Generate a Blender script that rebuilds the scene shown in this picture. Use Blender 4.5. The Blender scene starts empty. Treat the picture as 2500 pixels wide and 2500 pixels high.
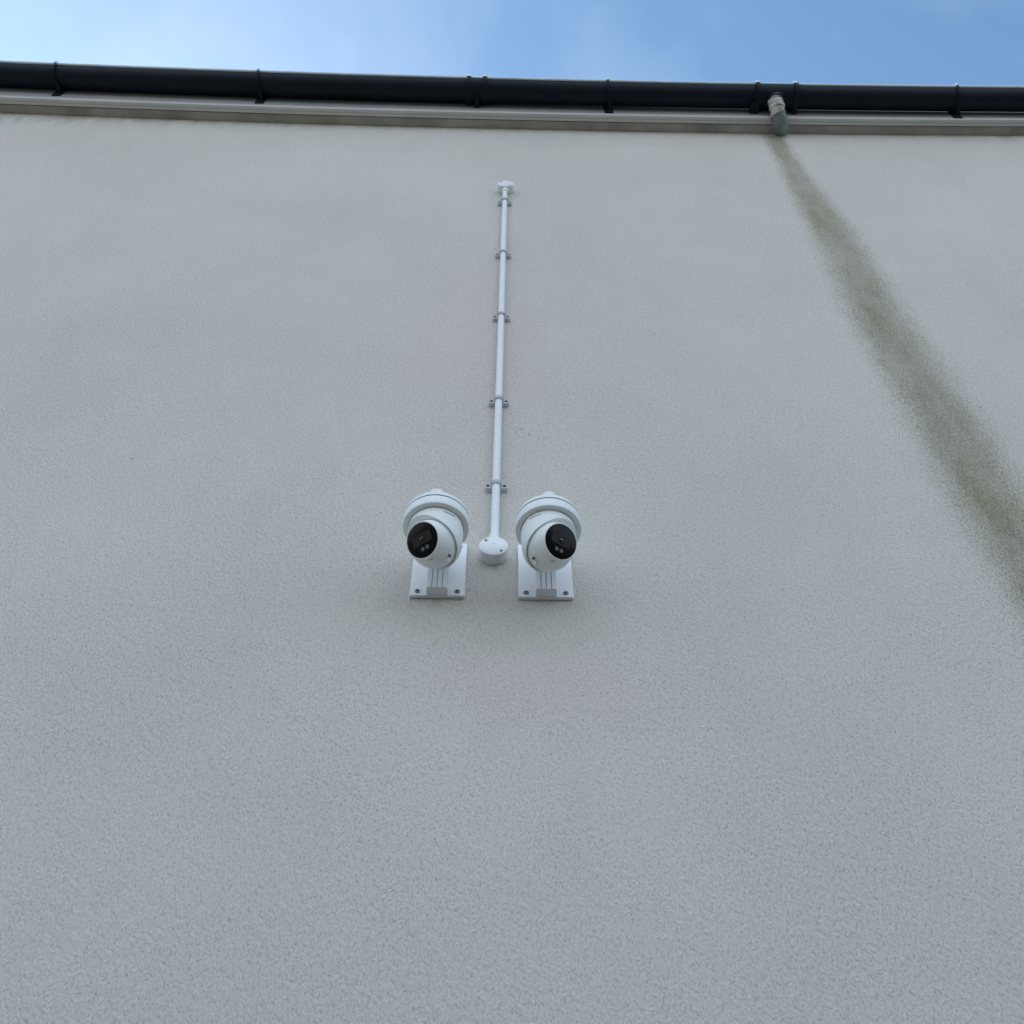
import bpy, bmesh, math, random
from mathutils import Vector, Matrix
R = math.radians
random.seed(7)
S = bpy.context.scene
C = S.collection

# ------------------------------------------------------------------ camera
F_PX, RES = 2500.0, 2500.0
PITCH, YAW, ROLL = R(51.76), R(1.20), R(-0.22)
cam_loc = Vector((0.0, -1.51, 1.55))
fwd = Vector((math.sin(YAW)*math.cos(PITCH), math.cos(YAW)*math.cos(PITCH), math.sin(PITCH)))
rgt = fwd.cross(Vector((0, 0, 1))).normalized()
upv = rgt.cross(fwd)
rm = Matrix.Rotation(-ROLL, 3, fwd)          # small tilt of the hand-held phone
rgt = rm @ rgt; upv = rm @ upv
cd = bpy.data.cameras.new('camera')
cd.sensor_width = 36; cd.lens = 36*F_PX/RES; cd.clip_start = 0.05; cd.clip_end = 3000
co = bpy.data.objects.new('camera', cd); C.objects.link(co)
m3 = Matrix((rgt, upv, -fwd)).transposed()
co.matrix_world = Matrix.Translation(cam_loc) @ m3.to_4x4()
S.camera = co

def at(px, py, Y=0.0):
    """point of the plane y = Y seen at pixel px, py of the photograph: used once to survey where things stand"""
    d = fwd + rgt*((px-1250)/F_PX) - upv*((py-1250)/F_PX)
    t = (Y-cam_loc.y)/d.y
    return cam_loc + d*t

# ------------------------------------------------------------------ light
SUN_EL, SUN_AZ = R(33), R(-42)                 # azimuth from +Y (behind the building) towards -X (left)
sdir = Vector((math.sin(SUN_AZ)*math.cos(SUN_EL), math.cos(SUN_AZ)*math.cos(SUN_EL), math.sin(SUN_EL)))
ld = bpy.data.lights.new('sun', 'SUN'); ld.energy = 2.5; ld.angle = R(0.5); ld.color = (1, .95, .87)
lo = bpy.data.objects.new('sun', ld); C.objects.link(lo)
lo.rotation_euler = sdir.to_track_quat('Z', 'Y').to_euler()
W = bpy.data.worlds.new('World'); S.world = W; W.use_nodes = True
nt = W.node_tree; nt.nodes.clear()
out = nt.nodes.new('ShaderNodeOutputWorld'); bg = nt.nodes.new('ShaderNodeBackground')
sky = nt.nodes.new('ShaderNodeTexSky'); sky.sky_type = 'NISHITA'; sky.sun_disc = False
sky.sun_elevation = SUN_EL; sky.sun_rotation = SUN_AZ
sky.air_density = 1.0; sky.dust_density = 1.3; sky.ozone_density = 1.5
tc = nt.nodes.new('ShaderNodeTexCoord')
mp = nt.nodes.new('ShaderNodeMapping'); mp.inputs['Scale'].default_value = (1.0, 1.0, 1.6); mp.inputs['Location'].default_value = (6, 1, 5)
nz = nt.nodes.new('ShaderNodeTexNoise'); nz.inputs['Scale'].default_value = 2.6
nz.inputs['Detail'].default_value = 7; nz.inputs['Roughness'].default_value = .55; nz.inputs['Distortion'].default_value = .25
rp = nt.nodes.new('ShaderNodeValToRGB')
rp.color_ramp.elements[0].position = .40; rp.color_ramp.elements[0].color = (0, 0, 0, 1)
rp.color_ramp.elements[1].position = .78; rp.color_ramp.elements[1].color = (1, 1, 1, 1)
mx = nt.nodes.new('ShaderNodeMix'); mx.data_type = 'RGBA'
CLOUD = (4.5, 4.95, 5.6, 1)
mx.inputs['B'].default_value = CLOUD
L = nt.links.new
L(tc.outputs['Generated'], mp.inputs['Vector']); L(mp.outputs['Vector'], nz.inputs['Vector'])
L(nz.outputs['Fac'], rp.inputs['Fac']); sx_ = nt.nodes.new('ShaderNodeSeparateXYZ'); L(tc.outputs['Generated'], sx_.inputs[0])
def mrange(src, f0, f1, t0, t1):
    m_ = nt.nodes.new('ShaderNodeMapRange'); m_.interpolation_type = 'SMOOTHSTEP'
    for k_, v_ in zip(('From Min', 'From Max', 'To Min', 'To Max'), (f0, f1, t0, t1)): m_.inputs[k_].default_value = v_
    L(src, m_.inputs['Value']); return m_.outputs['Result']
def mth(op, a_, b_):
    m_ = nt.nodes.new('ShaderNodeMath'); m_.operation = op; m_.use_clamp = True
    for i_, v_ in enumerate((a_, b_)):
        if isinstance(v_, (int, float)): m_.inputs[i_].default_value = v_
        else: L(v_, m_.inputs[i_])
    return m_.outputs[0]
veil = mth('MULTIPLY', rp.outputs['Color'], .26)                  # thin wisps overhead
fill_cloud = mth('MULTIPLY', mrange(nz.outputs['Fac'], .25, .62, .35, 1), mrange(sx_.outputs['Y'], -.08, -.55, 0, .95))   # unseen cloud added over the open side to brighten the wall
L(mth('MAXIMUM', veil, fill_cloud), mx.inputs['Factor'])
wb = nt.nodes.new('ShaderNodeMix'); wb.data_type = 'RGBA'; wb.blend_type = 'MULTIPLY'; wb.inputs['Factor'].default_value = 1
wb.inputs['B'].default_value = (.80, .99, 1.0, 1)                 # the phone's cool white balance
L(sky.outputs['Color'], wb.inputs['A']); L(wb.outputs['Result'], mx.inputs['A']); L(mx.outputs['Result'], bg.inputs['Color'])
bg.inputs['Strength'].default_value = 0.10
L(bg.outputs['Background'], out.inputs['Surface'])
S.view_settings.view_transform = 'Standard'; S.view_settings.look = 'None'
S.view_settings.exposure = 1.58; S.view_settings.gamma = 1

# ------------------------------------------------------------------ materials
def mat(name, col, rough=.5, spec=.5, var=.06, vscale=20, bump=0.0, bscale=400, metal=0.0, coat=0.0):
    m = bpy.data.materials.new(name); m.use_nodes = True
    t = m.node_tree; b = t.nodes['Principled BSDF']
    b.inputs['Roughness'].default_value = rough; b.inputs['Specular IOR Level'].default_value = spec
    b.inputs['Metallic'].default_value = metal; b.inputs['Coat Weight'].default_value = coat
    tcn = t.nodes.new('ShaderNodeTexCoord')
    n = t.nodes.new('ShaderNodeTexNoise'); n.inputs['Scale'].default_value = vscale; n.inputs['Detail'].default_value = 6
    t.links.new(tcn.outputs['Object'], n.inputs['Vector'])
    r = t.nodes.new('ShaderNodeValToRGB')
    r.color_ramp.elements[0].position = .3; r.color_ramp.elements[1].position = .7
    r.color_ramp.elements[0].color = (*[c*(1-var) for c in col], 1)
    r.color_ramp.elements[1].color = (*[min(1, c*(1+var)) for c in col], 1)
    t.links.new(n.outputs['Fac'], r.inputs['Fac']); t.links.new(r.outputs['Color'], b.inputs['Base Color'])
    if bump:
        n2 = t.nodes.new('ShaderNodeTexNoise'); n2.inputs['Scale'].default_value = bscale; n2.inputs['Detail'].default_value = 3
        t.links.new(tcn.outputs['Object'], n2.inputs['Vector'])
        bp = t.nodes.new('ShaderNodeBump'); bp.inputs['Strength'].default_value = bump; bp.inputs['Distance'].default_value = .001
        t.links.new(n2.outputs['Fac'], bp.inputs['Height']); t.links.new(bp.outputs['Normal'], b.inputs['Normal'])
    return m

M = dict(
    plastic=mat('white_pvc', (.80, .81, .82), .38, .45, .03, 30, .05, 300),
    housing=mat('white_painted_metal', (.82, .84, .83), .45, .45, .02, 30, .08, 900),
    bracket=mat('white_powder_coat', (.83, .84, .86), .42, .45, .03, 25, .10, 700),
    saddle=mat('grey_pvc', (.58, .61, .64), .45, .4, .05, 60),
    seam=mat('dark_seam', (.10, .11, .12), .7, .2),
    shadow_gap=mat('grey_gasket', (.35, .36, .36), .7, .2),
    glass=mat('black_glass', (.004, .004, .006), .15, .16, .1, 10),
    plate=mat('dark_lens_plate', (.017, .014, .015), .4, .25, .2, 60),
    lens=mat('lens_glass', (.010, .010, .013), .08, .6),
    led=mat('led_reflector', (.10, .095, .095), .3, .5, .3, 200),
    print=mat('grey_print', (.20, .21, .22), .6, .3),
    steel=mat('zinc_screw', (.26, .29, .33), .38, .5, .15, 200, metal=.8),
    brass=mat('brass_screw', (.20, .15, .09), .45, .5, .2, 200, metal=.6),
    recess=mat('dark_recess', (.06, .06, .06), .8, .2),
    gutter=mat('black_upvc', (.009, .013, .021), .55, .16, .2, 6),
    lip=mat('bright_edge_upvc', (.74, .80, .86), .5, .4, .1, 8),  # bright ghost edge of light put into the rim and clip colour
    fascia=mat('shade_grey_fascia', (.38, .38, .39), .5, .4, .08, 5),  # grey puts the shade under the gutter into the board's colour
    soffit=mat('white_soffit', (.70, .68, .65), .5, .4, .06, 6),
    trim=mat('brownish_trim', (.48, .455, .41), .8, .2, .26, 7, .2, 60),  # mottled brownish strip, darker than the soffit
    pipe=mat('blue_grey_pipe', (.24, .28, .29), .45, .4, .35, 18),
    pipe_pale=mat('weathered_pale_pipe', (.52, .50, .46), .6, .4, .40, 28),
    roof=mat('slate_roof', (.09, .09, .10), .7, .3, .25, 8),
    ground=mat('concrete_ground', (.085, .08, .07), .9, .2, .15, 3, .3, 40),
)

# ------------------------------------------------------------------ helpers
def tag(o, label=None, cat=None, group=None, kind=None):
    if label: o['label'] = label
    if cat: o['category'] = cat
    if group: o['group'] = group
    if kind: o['kind'] = kind
    return o
def empty(name, loc, label, cat, group=None):
    o = bpy.data.objects.new(name, None); C.objects.link(o); o.location = loc; o.empty_display_size = .05
    return tag(o, label, cat, group)
def obj(name, bm, m, parent=None, smooth=True, angle=35, label=None):
    bmesh.ops.recalc_face_normals(bm, faces=bm.faces[:])
    me = bpy.data.meshes.new(name); bm.to_mesh(me); bm.free()
    me.materials.append(m)
    if smooth:
        me.shade_smooth(); me.set_sharp_from_angle(angle=R(angle))
    o = bpy.data.objects.new(name, me); C.objects.link(o)
    if parent: o.parent = parent
    if label: o['label'] = label
    return o
def NB(): return bmesh.new()
def box(bm, x0, x1, y0, y1, z0, z1, bev=0, seg=2):
    r = bmesh.ops.create_cube(bm, size=1)
    vs = r['verts']
    for v in vs:
        v.co = Vector(((x0+x1)/2+v.co.x*(x1-x0), (y0+y1)/2+v.co.y*(y1-y0), (z0+z1)/2+v.co.z*(z1-z0)))
    if bev:
        es = list({e for v in vs for e in v.link_edges})
        bmesh.ops.bevel(bm, geom=es, offset=bev, segments=seg, affect='EDGES', profile=.5)
    return bm
def frame(axis, up=None):
    z = Vector(axis).normalized()
    u = Vector(up) if up is not None else (Vector((0, 0, 1)) if abs(z.z) < .9 else Vector((1, 0, 0)))
    x = u.cross(z).normalized(); y = z.cross(x)
    return Matrix((x, y, z)).transposed()
def lathe(bm, prof, origin=(0, 0, 0), axis=(0, 0, 1), n=64, up=None):
    """revolve (r, h) points about axis; r = 0 closes"""
    fm = frame(axis, up); o = Vector(origin); rings = []
    for r, h in prof:
        if r < 1e-7: rings.append([bm.verts.new(o+fm @ Vector((0, 0, h)))])
        else: rings.append([bm.verts.new(o+fm @ Vector((r*math.cos(2*math.pi*i/n), r*math.sin(2*math.pi*i/n), h))) for i in range(n)])
    for a, b in zip(rings, rings[1:]):
        for i in range(n):
            j = (i+1) % n
            if len(a) == 1 and len(b) == 1: continue
            if len(a) == 1: bm.faces.new((a[0], b[i], b[j]))
            elif len(b) == 1: bm.faces.new((a[i], a[j], b[0]))
            else: bm.faces.new((a[i], a[j], b[j], b[i]))
    return bm
def tube(bm, pts, rad, n=24, cap=True):
    pts = [Vector(p) for p in pts]; rings = []
    rads = rad if isinstance(rad, (list, tuple)) else [rad]*len(pts)
    ref = None
    for i, p in enumerate(pts):
        t = (pts[min(i+1, len(pts)-1)]-pts[max(i-1, 0)]).normalized()
        if ref is None:
            ref = Vector((1, 0, 0)) if abs(t.x) < .9 else Vector((0, 1, 0))
        x = (ref-t*ref.dot(t)).normalized(); y = t.cross(x); ref = x
        rings.append([bm.verts.new(p+rads[i]*(x*math.cos(2*math.pi*k/n)+y*math.sin(2*math.pi*k/n))) for k in range(n)])
    for a, b in zip(rings, rings[1:]):
        for k in range(n): bm.faces.new((a[k], a[(k+1) % n], b[(k+1) % n], b[k]))
    if cap:
        bm.faces.new(rings[0]); bm.faces.new(rings[-1])
    return bm
def prism(bm, poly, x0, x1, fz=None, nseg=1):
    """closed (y, z) outline extruded along x; fz(x) lets a long run follow its fall"""
    rings = []
    for i in range(nseg+1):
        x = x0+(x1-x0)*i/nseg; dz = fz(x) if fz else 0
        rings.append([bm.verts.new((x, y, z+dz)) for y, z in poly])
    n = len(poly)
    for a, b in zip(rings, rings[1:]):
        for k in range(n): bm.faces.new((a[k], a[(k+1) % n], b[(k+1) % n], b[k]))
    bm.faces.new(rings[0]); bm.faces.new(rings[-1])
    return bm
def arc(p0, p1, p2, n=8):
    p0, p1, p2 = map(Vector, (p0, p1, p2))
    return [(1-t)**2*p0+2*t*(1-t)*p1+t*t*p2 for t in [i/n for i in range(n+1)]]

# ------------------------------------------------------------------ setting: ground
bm = NB()
for v in [(-300, -300), (300, -300), (300, 300), (-300, 300)]: bm.verts.new((*v, 0))
bm.faces.new(bm.verts[:])
tag(obj('ground', bm, M['ground'], smooth=False), kind='structure')

# ------------------------------------------------------------------ building
EAVE = at(1250, 306).z
def fall(x):                                    # slight sag of the long eaves line
    return EAVES_K*x*x-.050-.016*x
EAVES_K = 0.0126
XL, XR = -4.2, 4.2
house = empty('rendered_building', (0, 0, 0), 'tall pale roughcast rendered wall with dark eaves and a green damp streak', 'building')

def wall_material():
    m = bpy.data.materials.new('roughcast_render'); m.use_nodes = True
    t = m.node_tree; b = t.nodes['Principled BSDF']; N = t.nodes.new; L = t.links.new
    b.inputs['Roughness'].default_value = .92; b.inputs['Specular IOR Level'].default_value = .15
    tcn = N('ShaderNodeTexCoord')
    def noise(scale, detail=4, rough=.5, vec=None, sc=None, dist=0):
        n = N('ShaderNodeTexNoise'); n.inputs['Scale'].default_value = scale; n.inputs['Detail'].default_value = detail
        n.inputs['Roughness'].default_value = rough; n.inputs['Distortion'].default_value = dist
        if sc:
            mm = N('ShaderNodeMapping'); mm.inputs['Scale'].default_value = sc
            L(tcn.outputs['Object'], mm.inputs['Vector']); L(mm.outputs['Vector'], n.inputs['Vector'])
        else: L(tcn.outputs['Object'], n.inputs['Vector'])
        return n.outputs['Fac']
    def math_(op, a, bb=None, clamp=False, c=None):
        n = N('ShaderNodeMath'); n.operation = op; n.use_clamp = clamp
        for i, v in enumerate((a, bb, c)):
            if v is None: continue
            if isinstance(v, (int, float)): n.inputs[i].default_value = v
            else: L(v, n.inputs[i])
        return n.outputs[0]
    def rng(v, a, b_, c, d, smooth=True):
        n = N('ShaderNodeMapRange'); n.interpolation_type = 'SMOOTHSTEP' if smooth else 'LINEAR'
        L(v, n.inputs['Value'])
        for k, val in zip(('From Min', 'From Max', 'To Min', 'To Max'), (a, b_, c, d)): n.inputs[k].default_value = val
        return n.outputs['Result']
    def mixc(f, a, bb, mode='MIX'):
        n = N('ShaderNodeMix'); n.data_type = 'RGBA'; n.blend_type = mode
        if isinstance(f, (int, float)): n.inputs['Factor'].default_value = f
        else: L(f, n.inputs['Factor'])
        for k, v in (('A', a), ('B', bb)):
            if isinstance(v, tuple): n.inputs[k].default_value = (*v, 1)
            else: L(v, n.inputs[k])
        return n.outputs['Result']
    sep = N('ShaderNodeSeparateXYZ'); L(tcn.outputs['Object'], sep.inputs[0])
    X, Z = sep.outputs['X'], sep.outputs['Z']
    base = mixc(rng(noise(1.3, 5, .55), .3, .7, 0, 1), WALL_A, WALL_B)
    base = mixc(rng(noise(3.4, 6, .6), .52, .75, 0, .35), base, WALL_PINK)
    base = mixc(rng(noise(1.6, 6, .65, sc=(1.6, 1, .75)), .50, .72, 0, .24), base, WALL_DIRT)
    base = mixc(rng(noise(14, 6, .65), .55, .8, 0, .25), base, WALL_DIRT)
    # two old pinkish patches beside the conduit
    for q, rx_, rz_ in ((at(1130, 830), .55, .75), (at(1330, 1680), .40, .16)):
        e1 = math_('POWER', math_('DIVIDE', math_('SUBTRACT', X, q.x), rx_), 2); e2 = math_('POWER', math_('DIVIDE', math_('SUBTRACT', Z, q.z), rz_), 2)
        e3 = math_('ADD', math_('SQRT', math_('ADD', e1, e2)), math_('MULTIPLY', math_('SUBTRACT', noise(4, 5, .6), .5), 1.2))
        base = mixc(rng(e3, .2, 1.0, .5, 0), base, WALL_PINK)
    # grains of the roughcast, pit shade and highlights put into their colour
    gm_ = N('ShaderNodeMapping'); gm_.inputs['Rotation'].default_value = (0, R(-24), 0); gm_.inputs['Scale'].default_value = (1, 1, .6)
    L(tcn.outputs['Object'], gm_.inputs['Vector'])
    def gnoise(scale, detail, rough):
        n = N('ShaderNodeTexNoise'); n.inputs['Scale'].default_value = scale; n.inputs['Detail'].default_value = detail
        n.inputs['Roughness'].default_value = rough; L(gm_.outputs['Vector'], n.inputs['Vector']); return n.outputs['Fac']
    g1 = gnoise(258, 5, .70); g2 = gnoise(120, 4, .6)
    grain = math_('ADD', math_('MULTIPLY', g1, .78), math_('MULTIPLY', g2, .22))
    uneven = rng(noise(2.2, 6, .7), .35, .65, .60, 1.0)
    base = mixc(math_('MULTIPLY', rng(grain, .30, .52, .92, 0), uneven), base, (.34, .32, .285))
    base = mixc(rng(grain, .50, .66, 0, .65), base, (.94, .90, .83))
    # sparse dark specks
    vo = N('ShaderNodeTexVoronoi'); vo.inputs['Scale'].default_value = 6; L(tcn.outputs['Object'], vo.inputs['Vector'])
    sp = math_('MULTIPLY', rng(vo.outputs['Distance'], .015, .035, 1, 0), rng(noise(3, 1), .5, .52, 0, 1))
    base = mixc(math_('MULTIPLY', sp, .35), base, (.12, .11, .10))
    # faint pencil ring left on the render
    px, pz = RING.x, RING.z
    dr = math_('SQRT', math_('ADD', math_('POWER', math_('SUBTRACT', X, px), 2), math_('POWER', math_('SUBTRACT', Z, pz), 2)))
    ringm = math_('MULTIPLY', rng(math_('ABSOLUTE', math_('SUBTRACT', dr, .019)), .0008, .0032, 1, 0), rng(noise(45, 3), .45, .66, 0, .55))
    base = mixc(ringm, base, (.16, .145, .13))
    # soft brownish patch under the camera brackets
    wx = math_('SUBTRACT', X, BROWN_PATCH.x); wz = math_('SUBTRACT', Z, BROWN_PATCH.z)
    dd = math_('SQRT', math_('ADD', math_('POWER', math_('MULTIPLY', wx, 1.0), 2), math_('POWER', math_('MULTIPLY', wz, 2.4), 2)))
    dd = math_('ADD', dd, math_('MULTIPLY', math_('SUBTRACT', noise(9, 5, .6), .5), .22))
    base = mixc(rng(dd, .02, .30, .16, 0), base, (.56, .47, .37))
    # green algae run below the broken downpipe
    zt = math_('SUBTRACT', STAIN.z, Z)
    half = rng(zt, 0, 1.8, .048, .096)
    lean = math_('MULTIPLY', zt, STAIN_LEAN)
    ax = math_('SUBTRACT', math_('SUBTRACT', X, STAIN.x), lean)
    wob = math_('MULTIPLY', math_('SUBTRACT', noise(3.0, 3, .5, sc=(.6, 1, .5)), .5), .07)
    edge = math_('MULTIPLY', math_('SUBTRACT', noise(26, 6, .75, sc=(1, 1, .45)), .5), .075)
    ra = math_('DIVIDE', math_('ABSOLUTE', math_('ADD', math_('ADD', ax, wob), edge)), half)
    ra = math_('ADD', ra, math_('MULTIPLY', math_('SUBTRACT', grain, .5), 2.6))
    sm = rng(ra, .35, 1.55, 1, 0)
    sm = math_('MULTIPLY', sm, rng(zt, -.08, .0, 0, 1))
    den = math_('MULTIPLY', rng(noise(5, 5, .6, sc=(1.4, 1, .7)), .3, .7, .70, 1.0), rng(noise(16, 5, .6, sc=(1, 1, .22)), .34, .62, .80, 1.0))
    gm = rng(grain, .42, .60, 1.0, .62)
    sm = math_('MULTIPLY', math_('MULTIPLY', math_('MULTIPLY', sm, den), gm), .92)
    runs = rng(noise(40, 5, .65, sc=(1, 1, .14)), .44, .60, 0, 1)
    core = math_('MULTIPLY', rng(ra, .0, 1.0, 1, .25), rng(noise(11, 6, .7, sc=(1, 1, .5)), .40, .62, .1, 1))
    green = mixc(rng(noise(30, 5, .6), .35, .65, 0, 1), (.23, .21, .098), (.32, .287, .152))
    green = mixc(math_('MULTIPLY', core, .55), green, (.125, .125, .065))
    green = mixc(math_('MULTIPLY', runs, .22), green, (.36, .33, .22))
    base = mixc(sm, base, green)
    # patchy darker band where wall meets eaves
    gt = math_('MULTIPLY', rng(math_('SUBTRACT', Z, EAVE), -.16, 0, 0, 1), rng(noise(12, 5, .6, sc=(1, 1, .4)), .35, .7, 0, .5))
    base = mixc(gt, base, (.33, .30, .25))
    L(base, b.inputs['Base Color'])
    h = math_('ADD', math_('MULTIPLY', g1, 1.0), math_('MULTIPLY', g2, .6))
    bp = N('ShaderNodeBump'); bp.inputs['Strength'].default_value = .9; bp.inputs['Distance'].default_value = .0090
    L(h, bp.inputs['Height']); L(bp.outputs['Normal'], b.inputs['Normal'])
    return m
WALL_A, WALL_B = (.765, .728, .665), (.825, .788, .725)
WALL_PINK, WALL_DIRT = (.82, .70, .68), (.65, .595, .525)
STAIN = at(1891, 338); STAIN_LEAN = -0.004
RING = at(1277, 1057)
BROWN_PATCH = at(1235, 1535)
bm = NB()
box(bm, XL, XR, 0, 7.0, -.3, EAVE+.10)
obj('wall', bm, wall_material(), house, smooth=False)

# eaves from the wall outwards: brown trim, pale soffit with its bead, fascia
E = EAVE
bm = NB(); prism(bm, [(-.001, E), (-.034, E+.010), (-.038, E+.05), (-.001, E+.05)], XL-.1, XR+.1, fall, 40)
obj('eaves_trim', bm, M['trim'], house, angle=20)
bm = NB(); prism(bm, [(-.039, E+.004), (-.042, E), (-.053, E), (-.0545, E+.003), (-.0565, E+.003), (-.058, E), (-.069, E-.001), (-.0725, E+.003), (-.0725, E+.012), (-.056, E+.012), (-.056, E+.06), (-.039, E+.06)], XL-.1, XR+.1, fall, 40)
obj('soffit', bm, M['soffit'], house, angle=20)
bm = NB(); prism(bm, [(-.057, E+.013), (-.0715, E+.013), (-.0715, E+.225), (-.057, E+.225)], XL-.1, XR+.1, fall, 40)
obj('fascia', bm, M['fascia'], house, angle=20)
# roof behind the gutter
bm = NB()
rz = E+.165
prism(bm, [(-.125, rz), (3.5, rz+2.2), (7.11, rz), (7.11, rz+.06), (3.5, rz+2.27), (-.125, rz+.06)], XL-.15, XR+.15, fall, 40)
obj('roof', bm, M['roof'], house, smooth=False)
bm = NB(); prism(bm, [(-.0717, E+.150), (-.108, E+.128), (-.108, E+.125), (-.0717, E+.143)], XL-.1, XR+.1, fall, 40)  # dark strip added to block the bright gap behind the gutter
obj('light_block_strip', bm, M['gutter'], house, smooth=False)
for sx in (XL+.15, XR-.15):
    bm = NB(); prism(bm, [(.02, E+.11), (6.98, E+.11), (6.98, E+.15), (3.5, E+2.24), (.02, E+.15)], sx-.1, sx+.1)
    obj('gable', bm, M['soffit'], house, smooth=False)

# ------------------------------------------------------------------ gutter
GR = .0525
GY = -.0715-.005-GR
GZ = E+.120                                    # rim height
gutter = empty('roof_gutter', (0, 0, 0), 'black half round plastic gutter along the eaves at the top of the wall', 'gutter')
def gfall(x):                                   # the gutter falls a little more, towards its outlet
    return fall(x)-.008*x
def half_round(r, th, n=20, drop=0):
    o = [(GY-r*math.cos(math.pi*i/n), GZ-r*math.sin(math.pi*i/n)) for i in range(n+1)]
    i_ = [(GY-(r-th)*math.cos(math.pi*i/n), GZ-(r-th)*math.sin(math.pi*i/n)) for i in range(n, -1, -1)]
    return o+i_
def gx(px): return at(px, 225, GY).x
bm = NB(); prism(bm, half_round(GR, .0025), XL-.12, XR+.12, gfall, 40)
obj('trough', bm, M['gutter'], gutter, angle=30)
bm = NB(); 
prism(bm, [(GY-GR-.0015+.0072*math.cos(2*math.pi*k/10), GZ+.003+.0072*math.sin(2*math.pi*k/10)) for k in range(10)], XL-.12, XR+.12, gfall, 40)
obj('lip', bm, M['lip'], gutter, angle=60)
def strap(bm, x, w, r=GR+.003, th=.004):
    prism(bm, half_round(r+th, th-.0005), x-w/2, x+w/2, lambda q: gfall(x))
def clip_top(bm, x, w):
    box(bm, x-w/2, x+w/2, GY-GR-.0135, GY-GR+.008, GZ-.004+gfall(x), GZ+.020+gfall(x), .002)
for px in (98, 622, 1481, 2309):
    x = gx(px)
    bm = NB(); strap(bm, x, .012)
    z = GZ+gfall(x)
    box(bm, x-.020+.006, x+.020+.006, -.0775, -.0717, z-.098, z-.004, .002)      # back plate on the fascia
    prism(bm, [(GY+.004, z-GR-.010), (-.0717, z-GR-.013), (-.0717, z-GR+.012), (GY+.030, z-GR+.008)], x+.002, x+.018)
    br = obj('bracket', bm, M['gutter'], gutter, angle=30)
    bm = NB(); clip_top(bm, x, .013)
    obj('clip', bm, M['lip'], br)
# union joint: two straps with a fixing lug between them
xu0, xu1 = gx(1145), gx(1184)
bm = NB(); xm = (xu0+xu1)/2
strap(bm, xm, xu1-xu0, GR+.0005, .0035)
for x in (xu0, xu1): strap(bm, x, .019, GR+.003, .009)
z = GZ+gfall(xm)
prism(bm, [(GY+.004, z-GR-.010), (-.0717, z-GR-.015), (-.0717, z-GR+.012), (GY+.03, z-GR+.008)], xm-.010, xm+.010)
un = obj('union_joint', bm, M['gutter'], gutter, angle=30)
for x in (xu0, xu1):
    bm = NB(); clip_top(bm, x, .020); obj('clip', bm, M['lip'], un)
# running outlet
xo0, xo1 = gx(1838), gx(1928)
bm = NB(); xm = (xo0+xo1)/2
strap(bm, xm, xo1-xo0, GR+.0005, .005)
for x in (xo0, xo1): strap(bm, x, .019, GR+.003, .009)
z = GZ+gfall(xm)
prism(bm, [(GY+.004, z-GR-.010), (-.0717, z-GR-.015), (-.0717, z-GR+.012), (GY+.03, z-GR+.008)], xo0-.030, xo0+.008)
prism(bm, [(GY+.004, z-GR-.010), (-.0717, z-GR-.015), (-.0717, z-GR+.012), (GY+.03, z-GR+.008)], xo1-.008, xo1+.010)
xpipe = gx(1880)
lathe(bm, [(0, 0), (.038, 0), (.038, .03), (.030, .05), (0, .05)], (xpipe, GY, z-GR-.030), n=32)
ou = obj('running_outlet', bm, M['gutter'], gutter, angle=30)
for x in (xo0, xo1):
    bm = NB(); clip_top(bm, x, .020); obj('clip', bm, M['lip'], ou)

# ------------------------------------------------------------------ downpipe stub
pend = at(1899, 322)
dp = empty('drainpipe', (xpipe, 0, z-.3), 'short weathered blue grey drainpipe bend from the gutter into the wall above the green streak', 'drainpipe')
dl = dp.location
def lp(x, y, zz): return Vector((x, y, zz))-dl
ztop = z-GR-.012
top = (xpipe+.000, GY, ztop)
PR = .0305
q0 = Vector((xpipe-.005, GY, ztop)); q1 = Vector((xpipe-.003, GY+.001, ztop-.042)); q2 = Vector((xpipe+.004, GY+.050, ztop-.066))
mid = arc(q0, q1, q2, 10)
bm = NB()
tube(bm, [q-dl for q in mid], PR, 32)
for i, j, g in ((1, 2, .004), (3, 4, .0025), (5, 6, .0045), (8, 9, .0025)):      # stacked collars
    tube(bm, [mid[i]-dl, mid[j]-dl], PR+g, 32)
obj('spigot', bm, M['pipe_pale'], dp, angle=40)
d12 = (q2-q1).normalized()
bm = NB()
we = at(1901, 328, .010)                         # the shoe's lower end rests on the wall
bend = arc(q2-d12*.010, Vector((pend.x-.002, q2.y+.022, q2.z-.030)), Vector((we.x, we.y, we.z)), 16)
tube(bm, [q-dl for q in bend], PR+.003, 40)
tube(bm, [bend[0]-dl, bend[1]-dl], PR+.006, 32)
obj('bend', bm, M['pipe'], dp, angle=40)
# ------------------------------------------------------------------ conduit, saddles, boxes
YC = -.0165
a = at(1233.0, 466, YC); b_ = at(1208, 1296, YC)
cdir = (a-b_).normalized()
conduit = empty('conduit', b_, 'slim white plastic conduit pipe running up the wall, held by five saddles', 'conduit')
bm = NB(); tube(bm, [-cdir*.02, (a-b_)+cdir*.06], .010, 28)
obj('pipe', bm, M['plastic'], conduit)
bm = NB(); tube(bm, [(a-b_)-cdir*.016, (a-b_)+cdir*.012], .0125, 28)
obj('coupler', bm, M['plastic'], conduit)
def lin(py):                                    # conduit point whose saddle shows at py
    lo_, hi = 0.0, 1.0
    for _ in range(40):
        t = (lo_+hi)/2; p = b_.lerp(a, t)
        d = p+Vector((0, -YC-.004, 0))-cam_loc
        v = 1250-F_PX*d.dot(upv)/d.dot(fwd)
        if v > py: lo_ = t
        else: hi = t
    return b_.lerp(a, t)-b_
saddle0 = None
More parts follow.
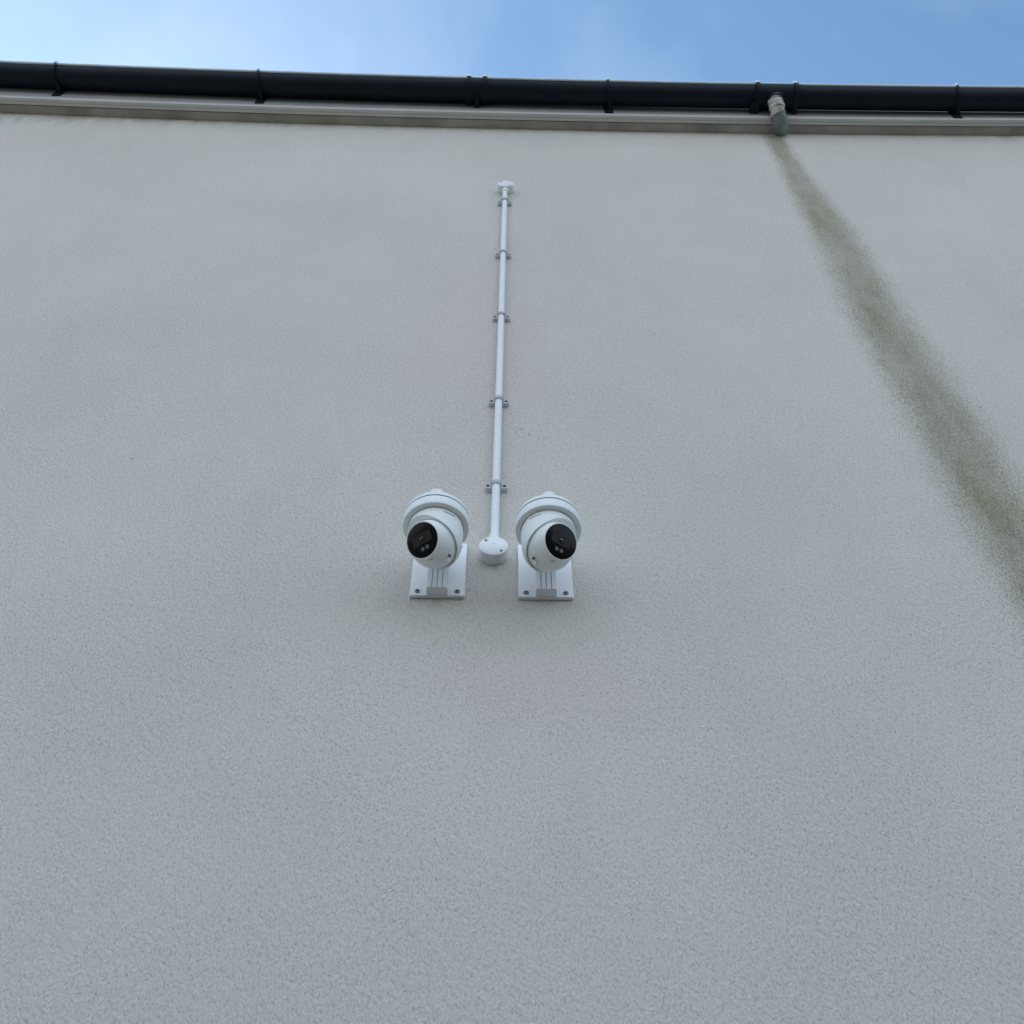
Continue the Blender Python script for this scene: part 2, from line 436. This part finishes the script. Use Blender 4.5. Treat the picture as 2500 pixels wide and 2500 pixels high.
roll = math.atan2(cdir.x, cdir.z)
for py in (499, 627, 780, 987, 1194):
    p = lin(py)
    if saddle0 is None:
        bm = NB()
        # base with rounded ears
        n = 10
        pts = []
        w, hh = .0290, .0095
        for k in range(n+1): t = -math.pi/2+math.pi*k/n; pts.append((w-.009+.009*math.cos(t), hh*math.sin(t)))
        for k in range(n+1): t = math.pi/2+math.pi*k/n; pts.append((-w+.009+.009*math.cos(t), hh*math.sin(t)))
        y0, y1 = -YC-.0005, -YC-.0130
        f = [bm.verts.new((x, y0, zz)) for x, zz in pts]; g = [bm.verts.new((x*.94, y1, zz*.9)) for x, zz in pts]
        for k in range(len(pts)): bm.faces.new((f[k], f[(k+1) % len(pts)], g[(k+1) % len(pts)], g[k]))
        bm.faces.new(g); bm.faces.new(f)
        # band over the pipe
        prof = []
        for k in range(17):
            t = math.pi*k/16; prof.append((.0128*math.cos(t), -.0128*math.sin(t)))
        prof = [(.0128, -YC-.002)]+prof+[(-.0128, -YC-.002)]
        inner = [(x*.78, y*.78 if y < 0 else y) for x, y in prof]
        loop = prof+inner[::-1]
        va = [bm.verts.new((x, y, -.0065)) for x, y in loop]; vb = [bm.verts.new((x, y, .0065)) for x, y in loop]
        for k in range(len(loop)): bm.faces.new((va[k], va[(k+1) % len(loop)], vb[(k+1) % len(loop)], vb[k]))
        for k in range(len(prof)-1):
            q = len(loop)-1-k
            bm.faces.new((va[k], va[k+1], va[q-1], va[q])); bm.faces.new((vb[k], vb[k+1], vb[q-1], vb[q]))
        for zz in (-.004, .0035):                        # two raised rings on the band
            pp = [Vector((.0130*math.cos(math.pi*k/16), -.0130*math.sin(math.pi*k/16), zz)) for k in range(17)]
            tube(bm, pp, .0011, 8)
        s = obj('saddle', bm, M['saddle'], conduit, angle=40); saddle0 = s
        kids = []
        for sx in (-1, 1):
            bm = NB()
            lathe(bm, [(0, .0), (.0042, .0), (.0044, .0010), (0, .0010)], (sx*.0200, -YC-.0129, .0010), (0, -1, 0), 16)
            kids.append(obj('screw', bm, M['recess'], s))
    else:
        s = saddle0.copy(); C.objects.link(s); s.parent = conduit
        for k in kids:
            c = k.copy(); C.objects.link(c); c.parent = s
    s.location = p; s.rotation_euler = (0, roll, 0)

def conduit_box(loc, rot, label):
    bx = empty('junction_box', loc, label, 'junction box', 'round white conduit boxes')
    bx.rotation_euler = (0, rot, 0)
    r = .0325
    bm = NB()
    lathe(bm, [(0, .0005), (r-.002, .0005), (r-.001, .003), (r, .029), (0, .029)], (0, 0, 0), (0, -1, 0), 64)
    obj('body', bm, M['plastic'], bx)
    bm = NB()
    lathe(bm, [(0, .0294), (r+.0002, .0294), (r+.0002, .0315), (r-.0012, .0328), (0, .0331)], (0, 0, 0), (0, -1, 0), 64)
    lid = obj('lid', bm, M['plastic'], bx, angle=50)
    bm = NB()
    box(bm, -.0045, -.0037, -.0337, -.0328, -.007, .007); box(bm, -.0037, .004, -.0337, -.0328, .006, .007); box(bm, .004, .0048, -.0337, -.0328, .001, .007)
    obj('embossed_mark', bm, M['plastic'], lid, smooth=False)
    bm = NB()
    lathe(bm, [(.0148, .020), (.0136, .040), (.0118, .052), (.0104, .053), (.0104, .040)], (0, YC, 0), (0, 0, 1), 32)
    obj('spout', bm, M['plastic'], bx)
    for sx, sz in ((-.0175, .0175), (.0175, -.0175)):
        bm = NB(); lathe(bm, [(0, .0322), (.0032, .0322), (.0032, .0336), (.0024, .0342), (0, .0338)], (sx, 0, sz), (0, -1, 0), 20)
        obj('screw', bm, M['brass'], lid)
    return bx
low = at(1205, 1333, -.031)
conduit_box((low.x, 0, low.z), roll, 'round white conduit box between the two cameras at the foot of the conduit')
hi_ = at(1234, 449, -.031)
conduit_box((hi_.x, 0, hi_.z), roll+math.pi, 'round white conduit box at the top end of the conduit, nearest the eaves')

# ------------------------------------------------------------------ wall brackets and cameras
PW = .0595                                       # half width of the mounting plate
CY = -.128                                       # camera axis in front of the wall
def wall_bracket(px_bottom, py_bottom, ring_px, side, label):
    pb = at(px_bottom, py_bottom, -.004)
    rc = at(ring_px[0], ring_px[1], CY)           # centre of the camera's base ring underside
    t = empty('wall_bracket', (pb.x, 0, pb.z), label, 'bracket', 'white camera wall brackets')
    zr = rc.z-pb.z; xr = rc.x-pb.x
    HT = .175
    bm = NB(); box(bm, -PW, PW, -.0105, -.0005, 0, HT, .0022)
    obj('mounting_plate', bm, M['bracket'], t, angle=40)
    zs = zr+.027                                  # seam level: the cup sits above
    aw = .0225
    bm = NB()
    # spine of the arm, standing proud of the plate and sweeping out to the cup
    sec = [(-.0108, .0008), (-.0285, .0008), (-.0290, .0015), (-.030, .070), (-.036, .095), (-.052, .112), (-.085, zs+.004), (CY, zs+.006), (CY, zs+.034), (-.060, zs+.030), (-.0108, HT-.008)]
    prism(bm, sec, -aw, aw)
    for k in range(4):                            # ribs standing on the front of the spine
        c = -aw+.0060+k*.0110
        prism(bm, [(-.0285, .0012), (-.0325, .0022), (-.0345, .070), (-.0392, .0965), (-.055, .1145), (-.050, .1150), (-.033, .0965), (-.028, .070)], c-.0044, c+.0044)
    arm = obj('arm', bm, M['bracket'], t, angle=30)
    bm = NB()
    lathe(bm, [(0, zs+.036), (.022, zs+.0355), (.046, zs+.031), (.060, zs+.024), (.0675, zs+.014), (.0705, zs+.0035), (.0700, zs+.0012), (0, zs+.0012)], (xr, CY, 0), n=96)
    cup = obj('cup', bm, M['bracket'], t, angle=50)
    bm = NB()                                     # rounded boss on the cup's nose
    lathe(bm, [(0, .020), (.009, .0185), (.0145, .013), (.017, .004), (.018, -.01), (0, -.01)], (xr, CY-.046, zs+.020), (0, -.86, .5), 32)
    obj('boss', bm, M['bracket'], cup, angle=60)
    for sx in (-1, 1):
        for zz in (.0125, HT-.0135):
            bm = NB()
            o = Vector((sx*.0430, 0, zz))
            lathe(bm, [(0, .0107), (.0062, .0107), (.0062, .0118), (.0050, .0130), (0, .0136)], o, (0, -1, 0), 24)
            s = obj('screw', bm, M['steel'], t)
            bm = NB()
            for ang in (0, 90):
                rr = Matrix.Rotation(R(ang+20*sx), 4, 'Y')
                b2 = NB(); box(b2, -.0034, .0034, -.0142, -.0132, -.0008, .0008)
                for v in b2.verts: v.co = rr @ v.co+o
                me = bpy.data.meshes.new('tmp'); b2.to_mesh(me); b2.free(); bm.from_mesh(me); bpy.data.meshes.remove(me)
            obj('cross_slot', bm, M['recess'], s, smooth=False)
    return pb, rc

def cctv(rc, face, side, label):
    t = empty('security_camera', rc, label, 'security camera', 'white turret security cameras')
    face = Vector(face).normalized()
    az = Vector((face.x, face.y, 0)).normalized()
    hor = Vector((0, 0, 1)).cross(face).normalized()      # the face's own level direction
    fup = face.cross(hor)
    if fup.z < 0: fup = -fup
    # base ring
    bm = NB()
    lathe(bm, [(0, .0262), (.0690, .0262), (.0702, .0245), (.0708, .004), (.0702, .0008), (.0692, 0), (.0590, .0), (.0590, .006), (0, .006)], n=96)
    br = obj('base_ring', bm, M['housing'], t, angle=35)
    bm = NB(); lathe(bm, [(.0, .0258), (.0694, .0258), (.0694, .0288), (0, .0288)], n=96)
    obj('seam_gasket', bm, M['seam'], br)
    # housing with slanted mouth
    bc = Vector((0, 0, -.050)); SR = .0570
    n_ = Vector((math.copysign(.486, face.x), -.243, -.841)).normalized()    # slant of the housing's mouth
    bm = NB()
    prof = [(.0572, .004), (.0584, -.006), (.0592, -.020), (.0586, -.035)]
    for k in range(0, 28):
        q = R(-4-84*k/27); prof.append((SR*math.cos(q)*1.015, bc.z+SR*math.sin(q)))
    lathe(bm, prof, n=160)
    pc = bc+n_*.0015
    bmesh.ops.bisect_plane(bm, geom=bm.verts[:]+bm.edges[:]+bm.faces[:], plane_co=pc, plane_no=n_, clear_outer=True)
    # the mouth closes inwards on the ball with a flat lip and a short throat
    f_ = frame(n_); ex, ey = f_.col[0], f_.col[1]
    rim = [v for v in bm.verts if abs((v.co-pc).dot(n_)) < 1e-5]
    rim.sort(key=lambda v: math.atan2((v.co-pc).dot(ey), (v.co-pc).dot(ex)))
    MR = .0542
    def ring(depth, rad):
        o_ = []
        for v in rim:
            q = math.atan2((v.co-pc).dot(ey), (v.co-pc).dot(ex))
            o_.append(bm.verts.new(pc-n_*depth+(ex*math.cos(q)+ey*math.sin(q))*rad))
        return o_
    r1, r2, r3 = ring(.0006, MR+.0006), ring(.0016, MR), ring(.014, MR-.0005)
    for A_, B_ in ((rim, r1), (r1, r2), (r2, r3)):
        for i in range(len(rim)):
            j = (i+1) % len(rim)
            bm.faces.new((A_[i], A_[j], B_[j], B_[i]))
    h = obj('housing', bm, M['housing'], t, angle=38)
    # ball
    BR = .0528; fr, fd = .0398, .0465
    bm = NB()
    pol, nr = math.atan2(fr, fd), math.hypot(fr, fd)
    a0 = pol+math.acos(BR/nr)                     # where the cone of the nose runs into the sphere
    p = [(fr-.0026, fd-.003), (fr-.0020, fd+.0004), (fr-.0008, fd+.0002), (fr, fd-.001)]
    for k in range(25):
        q = a0+(math.pi-.2-a0)*k/24; p.append((BR*math.sin(q), BR*math.cos(q)))
    lathe(bm, p, bc, face, 128)
    ball = obj('ball', bm, M['housing'], t, angle=40)
    fm = Matrix((hor, fup, face)).transposed()
    def to_face(bmx):
        for v in bmx.verts: v.co = bc+fm @ v.co
        return bmx
    bm = NB(); lathe(bm, [(0, fd+.0012), (fr-.006, fd+.0010), (fr-.0024, fd+.0001), (fr-.0021, fd-.004), (0, fd-.004)], bc, face, 96)
    fw = obj('front_window', bm, M['glass'], ball, angle=50)
    ztop = fd+.0011
    bm = NB(); box(bm, -.0235, .0235, -.0085, .0135, ztop-.001, ztop+.0004, .0003); to_face(bm)
    obj('lens_plate', bm, M['plate'], fw, smooth=False)
    bm = NB(); lathe(bm, [(.0062, .0006), (.0062, .0012), (.0078, .0012), (.0078, .0006)], (0, .0025, ztop), (0, 0, 1), 40)
    lathe(bm, [(0, .0005), (.0050, .0005), (.0040, .0011), (0, .0015)], (0, .0025, ztop), (0, 0, 1), 40); to_face(bm)
    obj('lens', bm, M['lens'], fw)
    for sx in (-1, 1):
        bm = NB(); lathe(bm, [(0, .0002), (.0040, .0002), (.0044, .0009), (.0030, .0006), (0, .0008)], (sx*.0058+.001, -.0185, ztop-.0004), (0, 0, 1), 28); to_face(bm)
        obj('led', bm, M['led'], fw)
    # tiny printed words: one under the window, one round the housing
    bm = NB()
    for k in range(7):
        u = (k-3)*.0013
        q = R(14)-0
        ca = pol+R(9); cr = nr*.965
        d = (face*math.cos(ca)-fup*math.sin(ca)+hor*(u/BR)).normalized()
        m_ = frame((face*math.cos(a0)-fup*math.sin(a0)), fup)
        b2 = NB(); box(b2, -.00045, .00045, -.0010, .0010+.0003*(k % 3 == 0), -.0003, .0002)
        for v in b2.verts: v.co = bc+d*(BR/math.cos(a0-ca))+m_ @ v.co
        me = bpy.data.meshes.new('tmp'); b2.to_mesh(me); b2.free(); bm.from_mesh(me); bpy.data.meshes.remove(me)
    obj('printed_mark', bm, M['print'], ball, smooth=False)
    bm = NB()
    a_mid = math.atan2(-1, -side*-.62)                # front of the housing, away from the eye
    for k in range(13):
        q = a_mid+(k-6)*.036
        d = Vector((math.cos(q), math.sin(q), 0))
        m_ = frame(d, (0, 0, 1))
        b2 = NB(); box(b2, -.0008, .0008, -.0011-.0004*(k % 4 == 1), .0011+.0005*(k % 3 == 0), -.0004, .0003)
        for v in b2.verts: v.co = Vector((0, 0, -.0125))+d*.0590+m_ @ v.co
        me = bpy.data.meshes.new('tmp'); b2.to_mesh(me); b2.free(); bm.from_mesh(me); bpy.data.meshes.remove(me)
    obj('printed_mark', bm, M['print'], h, smooth=False)
    # locking screw on the housing rim
    d = (Vector((side*.52, .09, -.85))).normalized()
    bm = NB(); lathe(bm, [(0, .0545), (.0034, .0545), (.0034, .0600), (.0024, .0608), (0, .0606)], bc, d, 18)
    obj('locking_lug', bm, M['housing'], h)
    bm = NB(); d2 = (Vector((side*.605, -.08, -.79))).normalized()
    lathe(bm, [(0, .053), (.0022, .053), (.0022, .0578), (0, .0578)], bc, d2, 14)
    obj('locking_screw', bm, M['recess'], h)
    return t

pb, rc = wall_bracket(1067, 1459, (1064, 1290), -1, 'white ribbed wall bracket carrying the camera that looks to the left')
cctv(rc, (-.487, -.663, -.566), 1, 'white turret security camera with black eye turned to the left')
pb, rc = wall_bracket(1333, 1463, (1339, 1297), 1, 'white ribbed wall bracket carrying the camera that looks to the right')
cctv(rc, (.474, -.718, -.51), -1, 'white turret security camera with black eye turned to the right')
